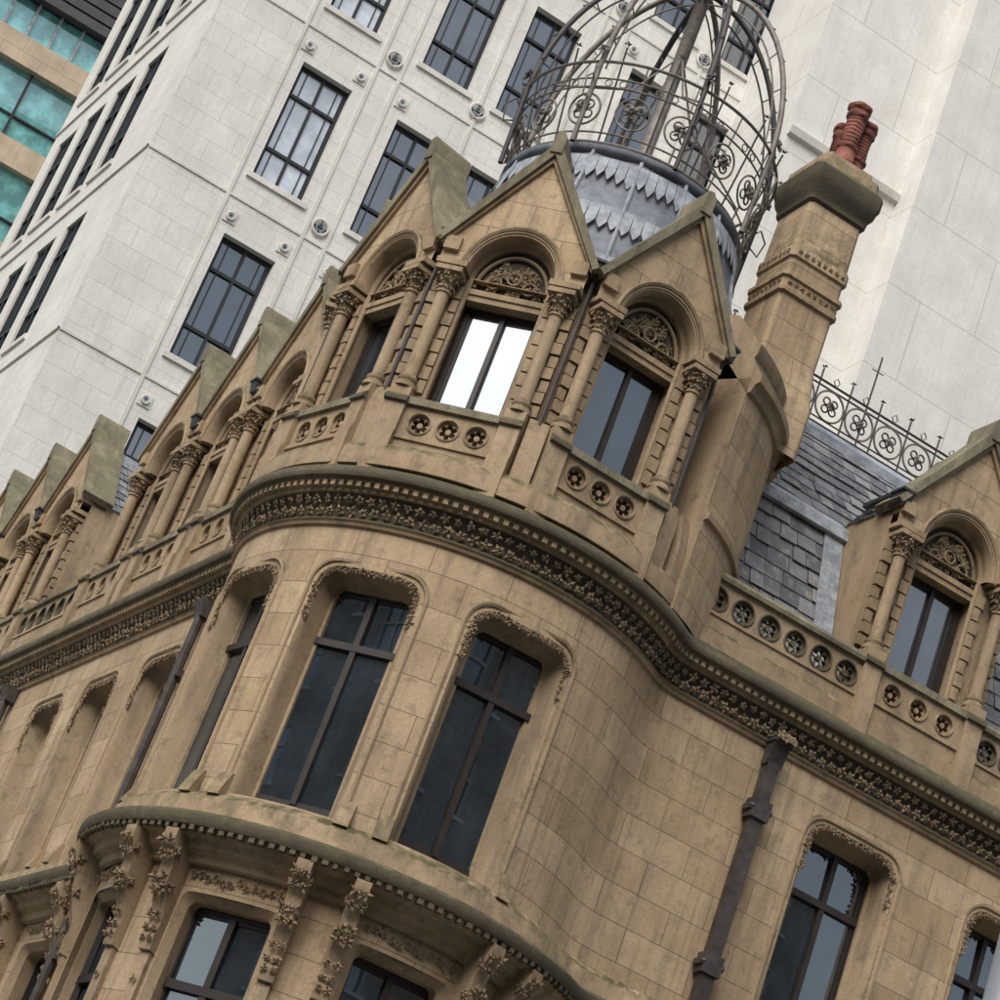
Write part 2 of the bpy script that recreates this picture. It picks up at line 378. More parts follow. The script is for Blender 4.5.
# ------------------------------------------------------------------ SANDSTONE BUILDING
bld=empty('sandstone_corner_building')
W=MB(); T=MB(); C=MB(); WF=MB(); WG=MB(); DN=MB(); BAL=MB(); COL=MB(); SL=MB(); LD=MB(); DP=MB()
SA=sL(22.0); SB=sR(14.0)
mains=[(R*rad(a),.64,.51) for a in (-101,-62,-22.5,17.4)]+[(sL(x),.62,.48) for x in (3.8,5.85,7.85,12.1,14.1,16.1,20)]+[(sR(5.08),.66,.53),(sR(7.42),.54,.40),(sR(10),.64,.51),(sR(12.2),.52,.38)]
ZT=12.13
def mhole(c,hw): return shoulder(c,hw,9.28,ZT,.24)
wall(W,M,samp(SA,SB),0,8.9,12.72,[mhole(c,hw) for c,hw,_ in mains],mWall)
for c,hw,gw in mains:
    A=outl(mhole(c,hw)); A2=outl(shoulder(c,hw-.035,9.28,ZT-.035,.22)); B=outl(shoulder(c,hw-.05,9.28,ZT-.05,.20)); D=outl(shoulder(c,gw+.03,9.28,ZT-.12,.13)); E=outl(shoulder(c,gw-.01,9.28,ZT-.15,.11))
    ribbon(W,M,A,0,A2,-.03,mTrim); ribbon(W,M,A2,-.03,B,-.10,mTrim); ribbon(W,M,B,-.10,D,-.28,mTrim); ribbon(W,M,D,-.28,E,-.29,mTrim); ribbon(W,M,E,-.29,E,-.44,mTrim)
    n=6
    for i in range(n):
        a=c-hw+2*hw*i/n; b=c-hw+2*hw*(i+1)/n
        W.face([M(a,.02,9.22),M(b,.02,9.22),M(b,-.42,9.42),M(a,-.42,9.42)],mMoss)
        W.face([M(a,.02,9.22),M(b,.02,9.22),M(b,.0,9.14),M(a,.0,9.14)],mTrim)
    F=frame_at(c,-.33)
    window(WF,WG,F,gw+.04,9.34,ZT-.10,0,mFrame,mG1,fw=.07,cols=2,trans=(.735,))
    H=shoulder(c,hw+.07,11.3,ZT+.07,.29,6)
    pts=[M(s,.0,z) for s,z in ([(H[0][0],9.25),(H[0][0],10.3)]+outl(H)+[(H[-1][0],10.3),(H[-1][0],9.25)])]
    tube(T,pts,.03,mTrim,6)
    HL=outl(shoulder(c,hw-.03,11.5,ZT-.03,.24,6)); L=[]
    for (a,b) in zip(HL,HL[1:]):
        d=math.dist(a,b); k=max(1,int(round(d/.07)))
        for j in range(k): L.append((a[0]+(b[0]-a[0])*j/k,a[1]+(b[1]-a[1])*j/k))
    for (s,z) in L:
        p,n_=base(s); clump(C,M(s,-.02+U(-.01,.02),z),(n_[0],n_[1],-.2),U(.045,.075),mCarv,5)
    for sg in (-1,1):
        F2=frame_at(c+sg*(hw+.09))
        extx(T,F2,[(-.02,9.2),(.15,9.2),(.13,9.27),(.03,9.5),(-.02,9.5)],-.085,.085,mTrim)
# ledge
ledge=[(0,8.42),(.05,8.44),(.07,8.52),(.16,8.56),(.19,8.64),(.30,8.68),(.33,8.72),(.38,8.73),(.41,8.78),(.41,8.85),(.37,8.89),(.17,8.95),(.155,9.14),(.10,9.20),(.0,9.26)]
sweep(T,M,samp(SA,SB),ledge,mTrim,[mTrim]*6+[mMoss]*4+[mTrim]*4)
s=sL(21)
while s<sR(8):
    F=frame_at(s); w_=U(.022,.034); box(T,F,-w_,w_,.29,.378+U(-.01,.006),8.675+U(-.006,.006),8.725+U(-.004,.008),mMoss); s+=.105+U(-.008,.008)
# cornice
corn=[(0,12.62),(.035,12.63),(.05,12.67),(.07,12.68),(.02,12.74),(.03,12.90),(.11,13.0),(.13,13.01),(.14,13.05),(.17,13.06),(.19,13.10),(.22,13.11),(.24,13.13),(.27,13.14),(.285,13.17),(.285,13.24),(.265,13.27),(.17,13.30),(.14,13.36),(.08,13.40),(-.3,13.41)]
sweep(T,M,samp(SA,SB),corn,mTrim,[mTrim]*3+[mDark]*3+[mTrim]*5+[mMoss]*9)
s=sL(19)
while s<sR(9.5):
    p,n_=base(s)
    clump(C,M(s,.05,12.79+U(-.01,.01)),(n_[0],n_[1],-.4),U(.075,.095),mCarv,5)
    clump(C,M(s+.072,.08,12.925+U(-.01,.01)),(n_[0],n_[1],-.5),U(.06,.08),mCarv,5)
    s+=.145
s=sL(19)
while s<sR(9.5):
    F=frame_at(s); box(T,F,-.03,.03,.165,.215,13.04,13.105,mTrim); s+=.11
# first floor
lowers=[(R*rad(a),.60) for a in (-90,-25-42.5,-25,17.5)]+[(sL(x),.6) for x in (3.9,5.85,7.85,12.1,14.1,16.1,20)]+[(sR(5.1),.6),(sR(7.4),.6),(sR(10),.6)]
wall(W,M,samp(SA,SB),-.03,4.6,8.44,[shoulder(c,hw,5.3,8.15,.12) for c,hw in lowers],mWall)
for c,hw in lowers:
    A=outl(shoulder(c,hw,5.3,8.15,.12)); B=outl(shoulder(c,hw-.08,5.3,8.07,.1))
    ribbon(W,M,A,-.03,B,-.12,mTrim); ribbon(W,M,B,-.12,B,-.42,mTrim)
    window(WF,WG,frame_at(c,-.28),hw-.04,5.3,8.1,0,mFrame,mG1,fw=.08,cols=2,trans=(.68,))
    for i in range(12): 
        s=c-.52+i*.095; p,n_=base(s); clump(C,M(s,-.01,8.32+U(-.03,.03)),(n_[0],n_[1],-.2),.065,mCarv,5)
    box(T,frame_at(c,-.01),-hw,hw,-.2,.06,5.15,5.3,mTrim)
def bracket(s,o=-.03):
    F=frame_at(s,o); dz=.2
    extx(T,F,[(0,7.2+dz),(.10,7.22+dz),(.13,7.36+dz),(.10,7.50+dz),(.12,7.62+dz),(.20,7.78+dz),(.26,7.98+dz),(.27,8.12+dz),(.36,8.28+dz),(.40,8.36+dz),(.40,8.47+dz),(0,8.47+dz)],-.085,.085,mTrim)
    extx(T,F,[(0,4.7),(.06,4.7),(.06,7.4),(0,7.4)],-.07,.07,mTrim)
    for z,y,sz in ((8.33,.40,.09),(8.2,.33,.08),(7.95,.28,.10),(7.84,.25,.09),(7.6,.15,.07),(7.45,.13,.07),(7.34,.13,.06)):
        for x in (-.05,.05):
            clump(C,F(x,y,z+dz),(F.n[0],F.n[1],-.4),sz,mCarv,5)
    for z in (7.1,6.7): clump(C,F(0,.07,z),(F.n[0],F.n[1],0),.06,mCarv,4)
    for sg in (-1,1):
        for z,y in ((8.45,.3),(8.1,.2)): clump(C,F(sg*.085,y,z),(F.t[0]*sg,F.t[1]*sg,0),.08,mCarv,4)
for a in (-46,-4,39): 
    for d in (-6,6): bracket(R*rad(a+d))
for d in (-6,6): bracket(R*rad(-88+d))
for x in (2.85,4.8,4.95,6.8,6.95,8.8,9.2): bracket(sL(x))
# ground floor
gh=[shoulder(R*rad(a),.75,.7,3.7,.2) for a in (-60,-18,24)]+[shoulder(sL(x),.9,.7,3.7,.2) for x in (4.5,7.5,12,15)]+[shoulder(sR(x),.9,.7,3.7,.2) for x in (5,8,11)]
wall(W,M,samp(SA,SB),.05,0,4.4,gh,mWall)
for h in gh:
    ribbon(W,M,outl(h),.05,outl(h),-.3,mTrim)
    c=(h[0][0]+h[-1][0])/2; window(WF,WG,frame_at(c,-.2),(h[-1][0]-h[0][0])/2,.7,3.7,0,mFrame,mG3,fw=.08,cols=2,trans=(.75,))
sweep(T,M,samp(SA,SB),[(.05,4.3),(.2,4.4),(.3,4.5),(.3,4.6),(-.03,4.75)],mTrim)
sweep(T,M,samp(SA,SB),[(.15,0),(.15,.5),(.05,.6)],mTrim)

# ---- column
def column(F,x,y,z0,z1,r=.085):
    lathe(COL,F,x,y,[(r*1.75,z0),(r*1.75,z0+.04),(r*1.45,z0+.07),(r*1.3,z0+.085),(r*1.5,z0+.11),(r*1.5,z0+.135),(r*1.1,z0+.16),(r,z0+.19),(r*.97,z1-.32),(r*1.18,z1-.315),(r*1.2,z1-.285),(r*1.0,z1-.275),(r*1.05,z1-.2),(r*1.35,z1-.12),(r*1.85,z1-.07),(r*1.9,z1-.06)],mTrim,16)
    box(COL,F,x-r*2.05,x+r*2.05,y-r*2.05,y+r*2.05,z1-.06,z1,mTrim)
    for (zz,rr,sz,k,of) in ((z1-.24,1.05,.062,8,0),(z1-.15,1.35,.072,8,.4),(z1-.095,1.75,.06,8,0)):
        for i in range(k):
            a=2*pi*(i+of)/k; d=(F.t[0]*cos(a)+F.n[0]*sin(a),F.t[1]*cos(a)+F.n[1]*sin(a),.35)
            clump(C,F(x+r*rr*cos(a),y+r*rr*sin(a),zz),d,sz,mCarv,4)
# ---- slates
def slates(Q,wd,ht,row=.2,w0=.17,w1=.3):
    nr=int(ht/row)
    for j in range(nr):
        a=-U(0,.2)
        while a<wd:
            w=U(w0,w1); x0=max(a,0); x1=min(a+w-.010,wd)
            if x1-x0>.03:
                t=j*row+U(-.014,.014); e=U(-.008,.008); l=U(.024,.048)
                tt=min(t+row*1.6,ht)
                p=[Q(x0,t,l),Q(x1,t+e,l),Q(x1,tt,.002),Q(x0,tt,.002)]; q=[Q(x0,t,l-.02),Q(x1,t+e,l-.02)]
                SL.mesh([*p,*q,Q(x0,tt,-.01),Q(x1,tt,-.01)],((0,1,2,3),(4,5,1,0),(4,0,3,6),(5,7,2,1)),mSlate)
            a+=w
# ---- dormer module
def dormer(F,hw,depth=2.0,glassm=mG1,slate=True,tip=18.08,tower=False):
    F0=lambda s,o,z: F(s,o,z)
    zs=16.16; aw=.55; yU=.10; yL=-.06; eave=16.52
    colx=hw-.20
    wl=[-hw,0,hw]
    h=shoulder(0,.50,14.35,zs-.01,.02,2)
    wall(DN,F0,wl,yL,13.3,zs,[h],mTrim)
    ribbon(DN,F0,outl(h),yL,outl(h),-.34,mTrim)
    for sg in (-1,1): lathe(DN,F,sg*.485,yL-.02,[(.03,14.4),(.03,zs)],mTrim,8)
    top=lambda s: eave+(1-abs(s)/hw)*(tip-.12-eave)
    A=arch(0,aw,zs,zs,18,1.12); wall(DN,F0,[-hw,-hw*.7,0,hw*.7,hw],yU,zs,top,[A],mWall)
    A1=[(s,z) for s,b_,z in A]; sc=lambda k:[(aw*k*cos(pi-pi*i/18),zs+1.12*aw*k*sin(pi*i/18)) for i in range(19)]
    ribbon(DN,F0,A1,yU,sc(.93),yU-.06,mTrim); ribbon(DN,F0,sc(.93),yU-.06,sc(.93),yL+.01,mTrim); ribbon(DN,F0,sc(.93),yL+.01,sc(.86),yL-.03,mTrim); ribbon(DN,F0,sc(.86),yL-.03,sc(.86),-.18,mTrim)
    tube(DN,[F(x,yU+.01,z) for x,z in [(-aw-.08,zs+.0)]+[(1.14*x,zs+(z-zs)*1.14) for x,z in A1]+[(aw+.08,zs)]],.035,mTrim,6)
    tube(DN,[F(1.06*x,yU,zs+(z-zs)*1.06) for x,z in A1],.02,mTrim,6)
    for a,b_ in ((-hw,-aw),(aw,hw)): DN.face([F(a,yU,zs),F(b_,yU,zs),F(b_,yL,zs),F(a,yL,zs)],mTrim)
    DN.face([F(-.50,-.16,15.95)]+[F(x,-.16,z) for x,z in sc(.90)]+[F(.50,-.16,15.95)],mDark)
    box(DN,F,-.48,.48,-.34,-.09,15.88,16.0,mTrim); box(DN,F,-.48,.48,-.34,-.07,15.96,16.03,mTrim)
    tube(DN,[F(.445*cos(pi-pi*i/18),-.13,16.08+.52*sin(pi*i/18)) for i in range(19)],.026,mTrim,6)
    for i in range(46):
        a=U(.0,pi); r_=sqrt(R_()); clump(C,F(r_*.37*cos(a),-.14,16.08+r_*.44*sin(a)),(F.n[0],F.n[1],U(-.5,.1)),U(.055,.085),mCarv,5)
    for k in range(3):
        pts=[F((-.22+.22*k)+.085*cos(t/8*2*pi),-.11,16.19+(.10 if k==1 else 0)+.085*sin(t/8*2*pi)) for t in range(8)]; tube(C,pts,.018,mCarv,5,True)
    window(WF,WG,F,.475,14.38,15.90,-.26,mFrame,glassm,fw=.06,cols=2)
    box(DN,F,-.49,.49,-.36,.02,14.28,14.37,mTrim)
    sx,sz=hw+.05,tip-eave+.02; Ls=sqrt(sx*sx+sz*sz); ux,uz=sz/Ls,sx/Ls
    th=.085
    for sg in (-1,1):
        a=(sg*(hw+.05),eave-.06); b_=(0,tip-.02)
        P=[(a[0],a[1]),(b_[0],b_[1]-th*1.4),(b_[0],b_[1]+th*1.2),(a[0]+sg*ux*th,a[1]+uz*th)]
        extr(DN,F,P if sg<0 else P[::-1],-.36,yU+.09,mMoss2)
        P2=[(a[0]-sg*.02,a[1]-.02),(b_[0],b_[1]-th*1.4-.09),(b_[0],b_[1]-th*1.4+.0),(a[0],a[1]+.04)]
        extr(DN,F,P2 if sg<0 else P2[::-1],-.34,yU+.045,mTrim)
    extr(DN,F,[(-.075,tip-.12),(.075,tip-.12),(.07,tip+.12),(.02,tip+.2),(-.05,tip+.19),(-.07,tip+.12)],-.38,yU+.11,mMoss2)
    for sg in (-1,1):
        x0,x1=sorted((sg*(hw-.2),sg*(hw-.005))); box(DN,F,x0,x1,-.3,yU+.06,eave-.14,eave+.04,mTrim)
        x0,x1=sorted((sg*(colx-.19),sg*(hw-.004))); box(DN,F,x0,x1,yL-.003,yU+.09,zs-.003,zs+.07,mTrim)
        cy=.05 if tower else .07
        column(F,sg*colx,cy,14.46,16.12,.08)
        e_=.17 if tower else .24; w_=.125
        extx(DN,F,[(yL-.003,13.3),(e_+.03,13.3),(e_+.03,13.80),(e_,13.88),(e_,14.25),(e_-.02,14.46),(yL-.003,14.46)],sg*colx-w_,sg*colx+w_,mTrim)
        extx(DN,F,[(e_-.01,14.22),(e_+.04,14.24),(e_+.04,14.29),(e_-.01,14.34)],sg*colx-w_-.015,sg*colx+w_+.015,mMoss)
        z=14.5; k=0
        while z<16.0:
            x0,x1=sorted((sg*(hw-.11),sg*(hw-.006)));e=.02 if k%2 else 0.0
            box(DN,F,x0-(.02 if k%2 and sg>0 else 0),x1+(.02 if k%2 and sg<0 else 0),yL-.004,.0+e,z,z+.145,mCarv); z+=.17;k+=1
        for k in range(8):
            x0,x1=sorted((sg*(.51),sg*(.51+.09+(.03 if k%2 else 0)))); box(DN,F,x0,x1,yL-.004,yL+.035,14.5+k*.19,14.5+k*.19+.165,mTrim)
    bw=colx-.115; yp=.10 if tower else .17
    cs=[-(bw-.06)*.66,0,(bw-.06)*.66] ; rr=.125
    wall(BAL,F0,[-bw,bw],yp,13.3,14.25,[circ(c_,rr,14.03) for c_ in cs],mTrim)
    for c_ in cs: foil(BAL,F0,c_,14.03,rr,yp,mTrim,True)
    box(BAL,F,-bw,bw,.02,yp+.045,14.248,14.34,mMoss2); box(BAL,F,-bw,bw,yp-.002,yp+.025,13.80,13.84,mTrim)
    box(BAL,F,-bw,bw,yp-.003,yp+.05,13.3,13.58,mTrim)
    lo=eave-.05; hi=tip-.3
    for sg in (-1,1):
        LD.face([F(sg*hw,-.35,lo),F(sg*hw,-depth,lo),F(0,-depth,hi),F(0,-.35,hi)],mLead)
        if slate:
            wz=hi-lo; Lr=sqrt(hw*hw+wz*wz); cx,cz=hw/Lr,wz/Lr
            def Q(a,t,l,sg=sg): return F(sg*(hw-t*cx+l*cz),-.37-a,lo+t*cz+l*cx)
            slates(Q,depth-.42,Lr)
    DN.face([F(-hw,-.352,lo),F(0,-.352,tip-.1),F(hw,-.352,lo)],mTrim)
    box(LD,F,-.06,.06,-depth,-.37,hi-.06,hi+.05,mLeadL)
    for sg in (-1,1):
        DN.face([F(sg*(hw-.005),yL,13.3),F(sg*(hw-.005),-depth,13.3),F(sg*(hw-.005),-depth,lo+.04),F(sg*(hw-.005),yL,lo+.04)],mTrim)
def hopper(F,y=.16,down=True,z=16.45):
    extx(LD,F,[(-.1,z),(y+.05,z+.02),(y+.08,z+.18),(-.1,z+.18)],-.085,.085,mLeadD)
    box(LD,F,-.105,.105,-.1,y+.10,z+.18,z+.215,mLeadD)
    box(LD,F,-.04,.04,-.8,y+.0,z+.215,z+.27,mLeadD)
    if down: tube(LD,[F(0,y-.02,z+.05),F(0,y-.05,z-.2),F(0,.03,z-.5),F(0,.03,14.4)],.026,mIron,8)

TAZ=[-97,-57,-18,22.5]
for i,a in enumerate(TAZ):
    n_=dr(rad(a)); F=Fr((n_[0]*2.60,n_[1]*2.60),n_); dormer(F,.90,1.15,mG2 if i==2 else mG1,slate=False,tower=True)
for a in (-117,-77,-37.5,2.3,42.8):
    n_=dr(rad(a)); F=Fr((n_[0]*2.74,n_[1]*2.74),n_); hopper(F,.07,True)
    extx(DN,F,[(-.3,13.3),(.10,13.3),(.10,14.2),(.04,14.45),(-.3,14.45)],-.12,.12,mTrim)
    extx(DN,F,[(-.5,14.4),(-.06,14.4),(-.06,16.5),(-.5,16.5)],-.10,.10,mCarv)
for x in (3.7,5.72,7.74,12.1,14.12,16.14,20.4): dormer(frame_at(sL(x),-.12),1.0,1.9,mG1)
for x in (4.71,6.73,13.1,15.1): hopper(frame_at(sL(x),-.12),.16)
for x in (5.36,9.4,13.4): dormer(frame_at(sR(x),-.12),1.0,1.9,mG3)
for x in (4.36,6.36): hopper(frame_at(sR(x),-.12),.10,False)
arcp=[rad(-118+ (60+118)*i/60) for i in range(61)]
def TM(s,o,z):
    n_=dr(s); return (n_[0]*o,n_[1]*o,z)
sweep(T,TM,arcp,[(2.6,13.35),(2.90,13.35),(2.90,13.55),(2.87,13.62),(2.80,13.68),(2.6,13.7)],mTrim,closed=True)

def balus(sa,sb,o=.06,pierced=True):
    n=max(1,int(round((sb-sa)/.385))); st=(sb-sa)/n; cs=[sa+st*(i+.5) for i in range(n)]
    hs=[circ(c_,.145,13.98) for c_ in cs]
    ss=samp(sa,sb,.1)
    wall(BAL,M,ss,o,13.3,14.22,hs,mTrim)
    wall(BAL,M,ss,o-.11,13.3,14.22,hs,mTrim)
    for c_ in cs: foil(BAL,M,c_,13.98,.145,o,mMoss if pierced else mTrim,not pierced)
    sweep(BAL,M,ss,[(o-.15,14.22),(o+.05,14.22),(o+.06,14.27),(o+.03,14.32),(o-.13,14.34),(o-.15,14.28)],mMoss2,closed=True)
    sweep(BAL,M,ss,[(o-.002,13.3),(o+.07,13.3),(o+.07,13.55),(o-.002,13.62)],mTrim)
    sweep(BAL,M,ss,[(o-.002,13.77),(o+.02,13.77),(o+.02,13.81),(o-.002,13.81)],mTrim)
balus(s1-.35,sR(4.44))
balus(sR(6.28),sR(8.45)); balus(sR(10.35),sR(12.4))
balus(sL(11.1),sL(8.72)); balus(sL(2.75),s_1+.3); balus(sL(19.4),sL(17.1))
for s in (s1-.42,):
    F=frame_at(s,0); extx(BAL,F,[(-.1,13.3),(.18,13.3),(.18,13.95),(.12,14.3),(.08,14.45),(-.1,14.45)],-.13,.13,mTrim)

# main roof
def roof(m,a,b,g0,dorm):
    pr=[(-.42,13.45),(-1.25,16.35),(-2.7,18.35)]
    def sheet(p,q,mat,off=0): LD.face([m(a,p[0]+off,p[1]),m(b,p[0]+off,p[1]),m(b,q[0]+off,q[1]),m(a,q[0]+off,q[1])],mat)
    for p,q in zip(pr,pr[1:]):
        sheet(p,q,mLead,-.03)
        do,dz=q[0]-p[0],q[1]-p[1]; L_=sqrt(do*do+dz*dz); no,nz=dz/L_,-do/L_
        def Q(x,t,l): return m(a+x,p[0]+do*t/L_+no*l,p[1]+dz*t/L_+nz*l)
        slates(Q,b-a,L_,.24,.2,.36)
    sweep(LD,m,[a,b],[(-1.16,16.20),(-1.10,16.22),(-1.14,16.38),(-1.25,16.46),(-1.5,16.66)],mLeadL)
    sweep(LD,m,[a,b],[(-2.55,18.2),(-2.55,18.35),(-2.7,18.5),(-2.85,18.35),(-2.85,18.2)],mLeadL)
    sweep(LD,m,[a,b],[(-2.75,18.3),(-6,17.5),(-6,0)],mLead)
    sweep(LD,m,[g0,b],[(.0,13.38),(-.35,13.36),(-.45,13.5)],mLeadL)
    for x in dorm:
        p,q=pr[0],pr[1]
        LD.face([m(x-.15,p[0]+.05,p[1]),m(x+.15,p[0]+.05,p[1]),m(x+.15,q[0]+.05,q[1]),m(x-.15,q[0]+.05,q[1])],mLeadL)
roof(MR,.4,14,2.6,(4.2,6.5))
roof(ML,1.2,22,2.6,(2.6,8.85,10.95))
# blank round stair drum carrying the chimney
def TM2(s,o,z):
    n_=dr(s); return (.26+n_[0]*o,.05+n_[1]*o,z)
arc=[rad(47+(165-47)*i/36) for i in range(37)]
RD=2.78
wall(W,lambda s,o,z:TM2(s/RD,RD+o,z),[a*RD for a in arc],0,13.3,16.5,[],mWall)
e0_=TM2(arc[0],RD,0); e1_=TM2(arc[0],RD-.8,0)
W.face([(e0_[0],e0_[1],13.3),(e0_[0],e0_[1],16.5),(e1_[0],e1_[1],16.5),(e1_[0],e1_[1],13.3)],mTrim)
sweep(T,TM2,arc,[(RD-.002,14.5),(RD+.06,14.52),(RD+.06,14.6),(RD-.002,14.66)],mTrim,closed=True)
sweep(T,TM2,arc,[(RD-.002,16.28),(RD+.05,16.30),(RD+.08,16.40),(RD+.14,16.44),(RD+.14,16.54),(RD+.08,16.60),(RD-.06,16.80),(RD-.03,16.86),(RD-.02,17.0),(RD-.05,17.02),(2.3,17.45),(1.6,17.6)],mTrim,[mTrim]*4+[mMoss]*2+[mTrim]*3+[mMoss]*2,closed=True)
full=[2*pi*i/40 for i in range(41)]
sweep(W,TM,full,[(2.10,13.3),(2.10,16.6)],mTrim)
XC=.15
def TC(s,o,z):
    n_=dr(s); return (XC+n_[0]*o,n_[1]*o,z)
def oct_(r,z,n=16): return [TC(2*pi*i/n,r,z) for i in range(n+1)]
secs=[(2.12,16.3),(1.98,17.1),(1.75,18.3),(1.60,19.0)]
for (ra,za),(rb,zb) in zip(secs,secs[1:]):
    A,B=oct_(ra,za),oct_(rb,zb)
    for i in range(16): LD.face([A[i],A[i+1],B[i+1],B[i]],mLead)
for i in range(16):
    a=2*pi*i/16; tube(LD,[TC(a,r+.01,z) for r,z in secs],.026,mLeadL,6)
    for (rt,zt_,rb,zb_) in ((1.635,18.84,1.71,18.46),(1.79,18.06,1.87,17.7),(1.94,17.3,2.0,16.98)):
        for k in range(5):
            dz=U(-.04,.04)
            aa=a+2*pi/16*(k+.04)/5; ab=a+2*pi/16*(k+.96)/5; am=(aa+ab)/2; q=[]
            for t in (aa,ab): q.append(TC(t,rt+.03,zt_))
            for t,fz in ((ab,.35),(am+.15*(ab-aa),.08),(am,0),(am-.15*(ab-aa),.08),(aa,.35)):
                r_=rb+(rt-rb)*fz+.03; z_=zb_+dz+(zt_-zb_)*fz; q.append(TC(t,r_,z_))
            LD.face(q,mLeadL)
sweep(LD,TC,full,[(1.55,18.9),(1.64,18.93),(1.67,18.97),(1.67,19.02),(1.60,19.06),(0,19.15)],mLead)
finish(W,'ashlar_walls',bld); finish(T,'cornices_and_mouldings',bld); finish(C,'carved_foliage',bld,merge=False,smooth=60)
finish(WF,'window_frames',bld,merge=False,smooth=20); finish(WG,'window_glass',bld,merge=False); finish(DN,'gabled_dormers',bld); finish(BAL,'balustrade',bld)
finish(COL,'columns',bld); finish(SL,'roof_slates',bld,merge=False,smooth=10); finish(LD,'leadwork',bld)

# chimney
CH=MB(); n_=dr(rad(20)); F=Fr((2.62,-.34),n_); D=.52; E_=.12
loft(CH,F,[(.50,.52,16.3),(.50,.52,17.0),(.47,.49,17.15),(.42,.42,17.6),(.42,.42,18.28+E_),(.46,.46,18.30+E_),(.46,.46,18.36+E_),(.44,.44,18.38+E_),(.44,.44,18.5+E_),(.47,.47,18.52+E_),(.47,.47,18.58+E_),(.42,.42,18.62+E_),(.42,.42,18.82+E_),(.45,.45,18.84+E_),(.45,.45,19.0+E_),(.42,.42,19.04+E_),(.41,.41,19.35+D)],mWall,.12)
loft(CH,F,[(.41,.41,19.32+D),(.45,.45,19.36+D),(.46,.46,19.46+D),(.50,.50,19.52+D),(.52,.52,19.62+D),(.54,.54,19.66+D),(.545,.545,19.84+D),(.50,.50,19.90+D)],mMoss,.12)
loft(CH,F,[(.50,.50,19.90+D),(.46,.46,19.96+D),(.46,.46,20.06+D),(.38,.38,20.1+D),(.36,.36,20.2+D)],mTrim,.12)
for x in [-.34+.097*i for i in range(8)]:
    for yy,z in ((.44,18.44+E_),(.45,18.92+E_)):
        clump(CH,F(x,yy,z),(F.n[0],F.n[1],0),.05,mCarv,4); clump(CH,F(yy,x,z),(F.t[0],F.t[1],0),.05,mCarv,4); clump(CH,F(-yy,x,z),(-F.t[0],-F.t[1],0),.05,mCarv,4)
finish(CH,'chimney_stack',bld)
PT=MB()
for (x,y,h) in ((-.05,.16,1.0),(.2,.0,.92),(.02,-.2,.85)):
    z=20.16+D; pr=[(.15,z),(.16,z+.1),(.135,z+.13),(.125,z+.3),(.15,z+.33),(.15,z+.37),(.12,z+.4)]
    for k in range(14): pr.append((.118+.012*(k%2),z+.4+(h-.6)*k/13))
    pr+=[(.115,z+h-.18),(.15,z+h-.14),(.15,z+h-.08),(.13,z+h-.06),(.165,z+h-.02),(.165,z+h+.03),(.13,z+h+.05),(.10,z+h+.05),(.10,z+h-.3)]
    lathe(PT,F,x,y,pr,mTerra,20,.05,16)
finish(PT,'chimney_pots',bld)

# downpipes
def pipe(s,z0,z1):
    F=frame_at(s,.05)
    box(DP,F,-.085,.085,0,.13,z0,z1-.22,mIron)
    extx(DP,F,[(0,z1-.28),(.12,z1-.28),(.18,z1-.05),(.20,z1),(0,z1)],-.11,.11,mIron)
    box(DP,F,-.13,.13,-.02,.22,z1,z1+.04,mIron)
    z=z1-.85
    while z>z0:
        box(DP,F,-.155,.155,-.03,.155,z-.035,z+.035,mIron); box(DP,F,-.125,.125,-.03,.165,z-.12,z+.12,mIron)
        for sx in (-.125,.125): lathe(DP,F,sx,.13,[(.03,z-.03),(.045,z),(.03,z+.03)],mIron,8)
        z-=1.95
pipe(sR(3.62),0.2,12.66)
def pipe2(s,z0,z1):
    F=frame_at(s,.02); tube(DP,[F(0,.1,z0),F(0,.1,z1)],.06,mIron,8); extx(DP,F,[(0,z1-.1),(.14,z1-.1),(.2,z1+.13),(0,z1+.13)],-.11,.11,mIron)
    z=z1-.9
    while z>z0: box(DP,F,-.12,.12,-.02,.13,z-.05,z+.05,mIron); z-=1.9
pipe2(sL(2.7),.2,12.5); pipe2(sL(9.7),.2,12.5); pipe2(sL(10.9),.2,12.5)
for i in range(4): clump(DP,frame_at(sR(3.62),.05)((i-1.5)*.06,.24,12.72),(F.n[0],F.n[1],.3),.09,mCarv,5)
finish(DP,'rainwater_pipes',bld)

